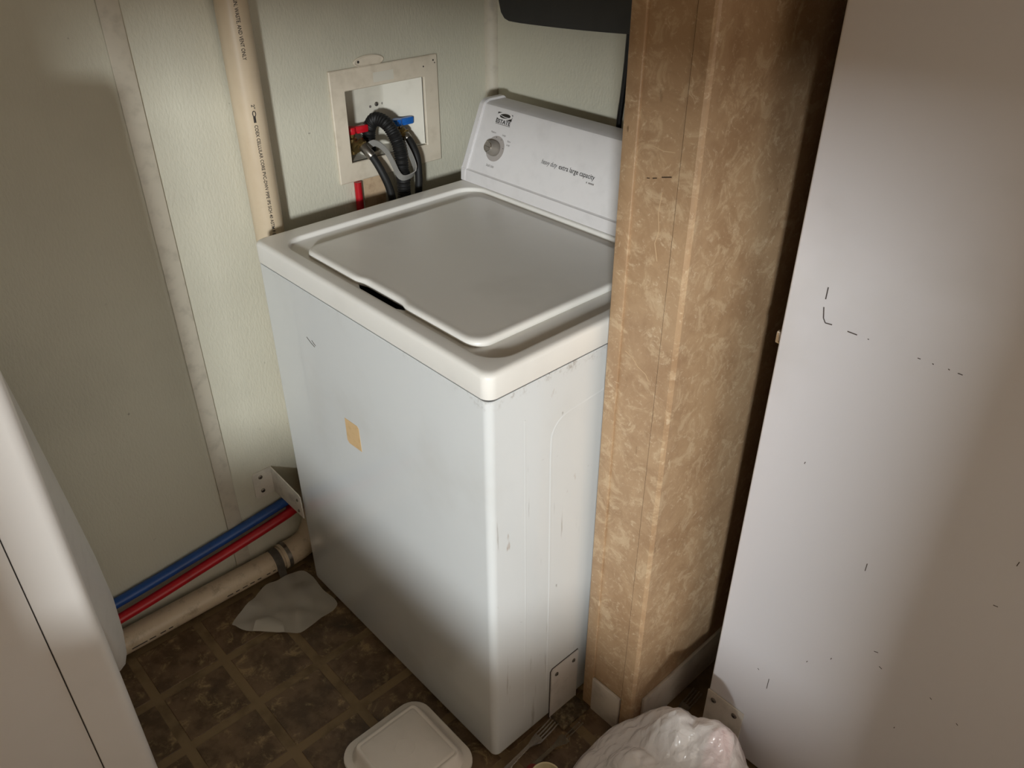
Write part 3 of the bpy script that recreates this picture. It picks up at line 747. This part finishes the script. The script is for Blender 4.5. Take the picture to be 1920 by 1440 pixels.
# oval cover half hidden behind the top edge of the box
ov = lambda a, b, x: [(x, 0.380+a*math.cos(2*PI*k/36), 1.172+b*math.sin(2*PI*k/36)) for k in range(36)]
bm = bmesh.new(); add_loops(bm, [ov(.0385, .0125, XW+0.0003), ov(.0385, .0125, XW+0.003), ov(.0365, .0108, XW+0.0042), ov(.034, .0090, XW+0.0030), ov(.030, .0070, XW+0.0026)], False, True)
ovc = fin('oval_cover', bm, 'boxplastic', ob, label='oval cream cover above the box')
lathe('hole', [(0, 0.0028), (0.0004, 0.0028)], (XW+0.0027, 0.3535, 1.173), (1, 0, 0), 'ink', ovc, 12)
lathe('drain_inlet', [(0, 0.024), (0.006, 0.024), (0.006, 0.020), (0.001, 0.020)], (XW-0.034, 0.386, OZ0+0.0005), (0, 0, 1), 'boxinner', ob, 28)
def valve(name, label, c, mat, ydir):
    v = empty(name, c); c = Vector(c); tag(v, label, 'valve', 'valves in the outlet box')
    lathe('valve_body', [(0, 0.010), (0.020, 0.010), (0.022, 0.0125), (0.034, 0.0125), (0.036, 0.008), (0.044, 0.008)], c + Vector((0, 0, -0.034)), (0, 0, 1), 'brass', v, 20)
    lathe('outlet', [(0, 0.008), (0.012, 0.008), (0.012, 0.0135), (0.017, 0.0145), (0.021, 0.0135), (0.021, 0.0)], c + Vector((0.004, 0, -0.008)), (0.9, 0.1, -0.45), 'brass', v, 20)
    bm = bmesh.new()
    add_lathe(bm, [(0, 0.0105), (0.002, 0.0115), (0.012, 0.0115), (0.014, 0.010), (0.0142, 0.0)], c + Vector((0, 0, 0.010)), (0, 0, 1), 20)
    y0, y1 = sorted((c.y+0.004*ydir, c.y+0.043*ydir))
    add_box(bm, c.x-0.006, c.x+0.006, y0, y1, c.z+0.0115, c.z+0.0235, 0.002, 2)
    yy = sorted((c.y+0.014*ydir, c.y+0.043*ydir))
    add_box(bm, c.x-0.0055, c.x+0.0055, yy[0], yy[1], c.z+0.0075, c.z+0.014, 0.002, 2)
    fin('handle', bm, mat, v, label=('red' if mat == 'red' else 'blue') + ' lever handle')
valve('water_valve', 'brass water valve with a red lever handle in the outlet box', (XW-0.022, 0.333, 1.013), 'red', 1)
valve('water_valve', 'brass water valve with a blue lever handle in the outlet box', (XW-0.014, 0.452, 1.011), 'blue', 1)
# supply hoses
def supply(label, pts, k):
    h_ = empty('supply_hose', pts[0]); tag(h_, label, 'hose', 'black supply hoses')
    pth = spline(pts, 0.008)
    tube('hose', pth, 0.0086, 'hose', h_, 16)
    a, b = Vector(pts[0]), Vector(pts[1]); d = (b-a).normalized()
    nutl = lathe('coupling_nut', [(-0.014, 0.0120), (-0.012, 0.0132), (-0.002, 0.0132), (0.0, 0.0110)], a, d, 'brass', h_, 8)
    lathe('crimp_collar', [(0.0, 0.0098), (0.002, 0.0104), (k, 0.0104), (k+0.002, 0.0092)], a, d, 'steel', h_, 20)
supply('black rubber hose hanging from the red-handled valve', [(XW+0.002, 0.345, 0.998), (XW+0.024, 0.352, 0.980), (XW+0.046, 0.361, 0.945), (XW+0.056, 0.372, 0.900), (XW+0.058, 0.376, 0.84), (XW+0.058, 0.376, 0.70)], 0.030)
supply('black rubber hose hanging from the blue-handled valve', [(XW+0.004, 0.459, 1.002), (XW+0.024, 0.460, 0.988), (XW+0.044, 0.459, 0.960), (XW+0.052, 0.455, 0.915), (XW+0.052, 0.451, 0.86), (XW+0.052, 0.45, 0.70)], 0.012)
# corrugated drain hose
dh = empty('drain_hose', (XW-0.03, 0.386, 0.97)); tag(dh, 'black corrugated drain hose arching out of the outlet box', 'hose')
pth = spline([(XW-0.034, 0.386, 0.972), (XW-0.034, 0.386, 1.000), (XW-0.030, 0.388, 1.026), (XW-0.012, 0.394, 1.046), (XW+0.014, 0.403, 1.040), (XW+0.036, 0.410, 1.012), (XW+0.047, 0.413, 0.975), (XW+0.050, 0.412, 0.935)], 0.0016)
tube('corrugated_hose', pth, 0.014, 'hose', dh, 20, rf=lambda L: 0.0142 + 0.0012*math.sin(L*2*PI/0.0055))
pth = spline([(XW+0.050, 0.412, 0.937), (XW+0.051, 0.412, 0.917)], 0.004)
tube('smooth_collar', pth, 0.0165, 'hose', dh, 20)
pth = spline([(XW+0.051, 0.412, 0.918), (XW+0.052, 0.411, 0.88), (XW+0.052, 0.410, 0.74)], 0.0016)
tube('corrugated_hose', pth, 0.014, 'hose', dh, 20, rf=lambda L: 0.0150 + 0.0010*math.sin(L*2*PI/0.0055))
# hose hook: U-shaped flat strap
hk = bmesh.new()
hp = spline([(XW-0.020, 0.3655, 0.985), (XW+0.004, 0.375, 1.000), (XW+0.030, 0.383, 0.990), (XW+0.050, 0.387, 0.965), (XW+0.064, 0.392, 0.938), (XW+0.070, 0.404, 0.930), (XW+0.070, 0.428, 0.934), (XW+0.066, 0.436, 0.945), (XW+0.052, 0.4365, 0.970), (XW+0.030, 0.436, 0.995)], 0.005)
lp = []
for i, p in enumerate(hp):
    t = (hp[min(i+1, len(hp)-1)]-hp[max(i-1, 0)]).normalized()
    w_ = Vector((0.55, 0.0, 0.83)); w_ = (w_ - t*w_.dot(t)).normalized(); n_ = t.cross(w_)
    lp.append([p+w_*0.0075+n_*0.0013, p-w_*0.0075+n_*0.0013, p-w_*0.0075-n_*0.0013, p+w_*0.0075-n_*0.0013])
add_loops(hk, lp, True, True)
fin('hose_hook', hk, 'hookgrey', dh, smooth=50, label='translucent grey U-shaped plastic hook')

# ================================================================== UNIT ON THE BACK WALL + CORD
un = empty('wall_unit', (0.23, YB, 1.24)); tag(un, 'dark charcoal wall unit with rounded bottom corners above the washer', 'wall unit')
bx0, bx1, zb = 0.004, 0.52, 1.236
out = [(bx0-0.014, 1.75), (bx0-0.004, 1.30), (bx0, zb+0.036), (bx0+0.006, zb+0.018), (bx0+0.016, zb+0.008), (bx0+0.030, zb+0.004)]
for k in range(1, 13):
    x = bx0+0.03+(bx1-bx0-0.06)*k/12; out.append((x, zb + 0.004 + 0.0007*k + 0.016*(k/12)**2))
out += [(bx1-0.016, zb+0.034), (bx1-0.004, zb+0.05), (bx1, zb+0.07), (bx1+0.01, 1.75)]
bm = bmesh.new(); add_prism(bm, [(x, YB-0.095, z) for x, z in out], (0, 0.085, 0))
bmesh.ops.bevel(bm, geom=[e_ for e_ in bm.edges if abs(e_.verts[0].co.y-(YB-0.095)) < 1e-5 and abs(e_.verts[1].co.y-(YB-0.095)) < 1e-5], offset=0.004, segments=2, affect='EDGES')
fin('housing', bm, 'charcoal', un, smooth=30)
box('mounting_plate', 0.10, 0.42, YB-0.012, YB, 1.32, 1.70, 'black', un)
o = tube('power_cord', spline([(0.342, YB-0.06, 1.258), (0.339, YB-0.058, 1.20), (0.333, YB-0.055, 1.14), (0.322, YB-0.05, 1.055), (0.315, YB-0.04, 0.90), (0.315, YB-0.035, 0.6)], 0.02), 0.0058, 'black', None, 12)
tag(o, 'black power cord hanging down behind the control panel', 'cord')

# ================================================================== LITTER ON THE FLOOR
# foam takeout box
tk = empty('takeout_box', (0.57, -0.135, 0)); tag(tk, 'white foam takeout box lying closed on the floor in front of the washer', 'takeout box')
cx0, cy0, cx1, cy1 = 0.472, -0.236, 0.680, -0.034
Rz = lambda g, r, z, gx=0, gy=0: [(x, y, z) for x, y in rr(cx0+g+gx, cy0+g+gy, cx1-g, cy1-g-gy*0, r, 8, 3)]
bm = bmesh.new()
add_loops(bm, [Rz(.026, .03, 0.0005), Rz(.020, .034, 0.004), Rz(.006, .04, 0.030), Rz(.0, .042, 0.033), Rz(.0, .042, 0.0355), Rz(.008, .038, 0.0355)], True, True)
fin('tray', bm, 'foam', tk, smooth=40)
bm = bmesh.new()
add_loops(bm, [Rz(.002, .042, 0.0362), Rz(.0005, .042, 0.038), Rz(.0005, .042, 0.0395), Rz(.003, .040, 0.0412), Rz(.009, .038, 0.0400), Rz(.014, .036, 0.0415), Rz(.022, .026, 0.056), Rz(.026, .016, 0.062), Rz(.029, .011, 0.0645), Rz(.032, .009, 0.0645), Rz(.0345, .008, 0.0632), Rz(.037, .007, 0.0645), Rz(.039, .006, 0.0655)], True, True)
lidb = fin('lid', bm, 'foam', tk, smooth=45)
bm = bmesh.new(); add_tube(bm, [(0.571+0.020*math.cos(2*PI*k/28), -0.136+0.020*math.sin(2*PI*k/28), 0.0652) for k in range(29)], 0.0008, 6)
fin('embossed_ring', bm, 'foam', lidb)

# dryer sheet / tissue beside the drain pipe
outl = [(0.0, -0.222), (-0.028, -0.165), (-0.054, -0.115), (-0.050, -0.065), (-0.045, -0.020), (-0.01, -0.004), (0.05, -0.008), (0.104, -0.004), (0.125, -0.02), (0.133, -0.07), (0.132, -0.118), (0.106, -0.146), (0.092, -0.162), (0.060, -0.193), (0.035, -0.213), (0.018, -0.222)]
cpt = (0.045, -0.095); loops = []
NO = len(outl)*5
def outp(k):
    t = k/5; i = int(t) % len(outl); f = t-int(t)
    a, b, c, d = [Vector((*outl[(i+q) % len(outl)], 0)) for q in (-1, 0, 1, 2)]
    return 0.5*((2*b)+(c-a)*f+(2*a-5*b+4*c-d)*f*f+(3*b-a-3*c+d)*f**3)
for j in range(11):
    s = j/10; row = []
    for k in range(NO):
        p = outp(k); x = cpt[0]+(p.x-cpt[0])*s; y = cpt[1]+(p.y-cpt[1])*s
        z = 0.004 + 0.010*max(0, noise.noise(Vector((x*26, y*26, 3.1))) + 0.25) + 0.003*s*s
        if x > -0.02 and y > -0.03: z = min(z, 0.008)
        row.append((x, y, z))
    loops.append(row)
bm = bmesh.new(); add_loops(bm, loops[1:], True, False)
ts = empty('tissue_sheet', (0.04, -0.1, 0)); tag(ts, 'crumpled translucent white sheet on the floor at the washer corner', 'sheet')
fin('sheet', bm, 'tissue', ts, smooth=80)
bm = bmesh.new(); fl_ = []
for i in range(9):
    u = i/8; row = []
    for j in range(7):
        v = j/6; a = Vector((0.055, -0.200, 0)).lerp(Vector((0.108, -0.146, 0)), u); b = Vector((0.030, -0.160, 0)).lerp(Vector((0.062, -0.128, 0)), u)
        p = a.lerp(b, v*(1-0.5*abs(u-0.35))); row.append((p.x, p.y, 0.012+0.012*math.sin(v*PI)*(1-0.4*u)+0.004*noise.noise(Vector((u*3, v*3, 2)))))
    fl_.append(row)
add_loops(bm, fl_, closed=False); fin('folded_corner', bm, 'tissue', ts, smooth=80)

# plastic cutlery
def cutlery(name, label, base, tip, tines, mat, z=0.004, lift=0.012):
    t = empty(name, (base[0], base[1], 0)); tag(t, label, 'fork')
    a, b = Vector((*base, z)), Vector((*tip, z)); d = (b-a); L = d.length; d.normalize(); s = Vector((-d.y, d.x, 0))
    prof = [(0.0, 0.0060, 0.0), (0.08, 0.0066, 0.001), (0.35, 0.0045, 0.004), (0.52, 0.0040, 0.006), (0.60, 0.0075, 0.004), (0.66, 0.0112, 0.0015), (0.72, 0.0118, 0.001)]
    bm = bmesh.new()
    lo = []
    for q, w_, h_ in prof:
        c = a + d*L*q + Vector((0, 0, h_))
        lo.append([c+s*w_, c+s*w_*0.3-Vector((0, 0, 0.0008)), c-s*w_*0.3-Vector((0, 0, 0.0008)), c-s*w_, c-s*w_*0.8+Vector((0, 0, 0.0018)), c+s*w_*0.8+Vector((0, 0, 0.0018))])
    add_loops(bm, lo, True, True)
    fin('handle', bm, mat, t)
    for k in range(tines):
        o_ = s*(k-(tines-1)/2)*0.0066
        c0 = a + d*L*0.71 + o_ + Vector((0, 0, 0.0016))
        tube('tine', [c0, c0 + d*L*0.10 + Vector((0, 0, 0.001)), c0 + d*L*0.20 + Vector((0, 0, 0.003)), c0 + d*L*0.285 + Vector((0, 0, 0.006))], 0.0017, mat, t, 8, rf=lambda l: 0.0018-0.004*l)
cutlery('plastic_fork', 'clear plastic fork lying on the floor along the washer side', (0.712, -0.020), (0.702, 0.150), 4, 'clearfork')
cutlery('plastic_fork', 'clear plastic fork on the floor in the dark gap behind the plastic bag', (0.868, 0.275), (0.862, 0.430), 4, 'clearfork')
cutlery('plastic_fork', 'frosted plastic fork lying by the grimy bracket foot', (0.742, 0.020), (0.742, 0.190), 2, 'frosted', 0.003)
cu = empty('foam_cup', (0.795, 0.030, 0)); tag(cu, 'cream foam cup standing on the floor beside the plastic bag', 'cup')
lathe('cup_wall', [(0.0, 0.022), (0.046, 0.029), (0.049, 0.031), (0.052, 0.030), (0.051, 0.0275), (0.004, 0.0205), (0.0035, 0.0)], (0.795, 0.030, 0.0005), (0, 0, 1), 'foamcup', cu, 32)
o = lathe('bottle_cap', [(0, 0.013), (0.001, 0.014), (0.010, 0.0135), (0.012, 0.012), (0.0122, 0.0)], (0.750, 0.040, 0.0005), (0, 0, 1), 'redgrime', None, 24)
tag(o, 'small dark red bottle cap on the floor beside the foam cup', 'cap')

# plastic bag and what shows through its skin
o = box('peach_carton', 0.908, 0.945, 0.08, 0.120, 0.003, 0.128, 'peach', None, 0.01)
tag(o, 'peach coloured carton showing through the white plastic bag', 'carton')
BX, BY, BRX, BRY = 0.984, 0.146, 0.184, 0.166
def bag_h(x, y):
    """height of the bag skin over the floor"""
    u, v = (x-BX)/BRX, (y-BY)/BRY
    r = (abs(u)**2.4+abs(v)**2.4)**(1/2.4)
    if r >= 1: return 0.0
    e_ = min(1, (1-r)*5)
    t_ = min(1, max(0, (u*0.75+v*0.65+1.0)/1.5)); t_ = t_*t_*(3-2*t_)
    base = (0.100+0.085*t_)*(1-r**4.0)**0.5
    def hump(cx, cy, s, a): return a*math.exp(-((x-cx)**2+(y-cy)**2)/(2*s*s))
    base += (hump(1.028, 0.236, 0.034, 0.062) + hump(0.950, 0.205, 0.034, 0.060) + hump(0.928, 0.10, 0.035, 0.050) + hump(1.06, 0.12, 0.05, 0.03))*e_
    d, pts = noise.voronoi(Vector((x*11+noise.noise(Vector((x*9, y*9, 1)))*0.5, y*11, 0.4)))
    base += 0.034*(min(d[1]-d[0], 0.5)-0.25)*e_            # broad facets with creases between them
    d, pts = noise.voronoi(Vector((x*30+5, y*22, 1.4)))
    base += 0.012*(min(d[1]-d[0], 0.5)-0.25)*e_
    base += 0.010*abs(noise.noise(Vector((x*34-y*20, (x+y)*9, 3.0))))*e_
    return max(base, 0.0)
pcx, pcy = 1.026, 0.234
pt = min(bag_h(pcx+dx, pcy+dy) for dx in (-.008, 0, .008) for dy in (-.008, 0, .008)) - 0.003
o = lathe('pink_bottle', [(0, 0.022), (0.004, 0.024), (pt-0.055, 0.024), (pt-0.032, 0.0225), (pt-0.014, 0.016), (pt-0.003, 0.007), (pt, 0.0)], (pcx, pcy, 0.003), (0, 0, 1), 'pink', None, 24)
tag(o, 'pink round-topped bottle showing through the white plastic bag', 'bottle')
bm = bmesh.new(); loops = []; NB = 128
for j in range(1, 61):
    s = (j/60)**0.75; row = []
    for k in range(NB):
        a = 2*PI*k/NB; ca, sa = math.cos(a), math.sin(a)
        q = 0.999/((abs(ca)**2.4+abs(sa)**2.4)**(1/2.4))
        x, y = BX + BRX*q*s*ca, BY + BRY*q*s*sa
        row.append((x, y, bag_h(x, y)+0.002))
    loops.append(row)
loops.append([(p[0]*0.98+BX*0.02, p[1]*0.98+BY*0.02, 0.0006) for p in loops[-1]])
add_loops(bm, loops, True, True)
bag = empty('plastic_bag', (BX, BY, 0)); tag(bag, 'white plastic grocery bag full of rubbish on the floor by the refrigerator', 'plastic bag')
fin('bag_skin', bm, 'bag', bag, smooth=80)
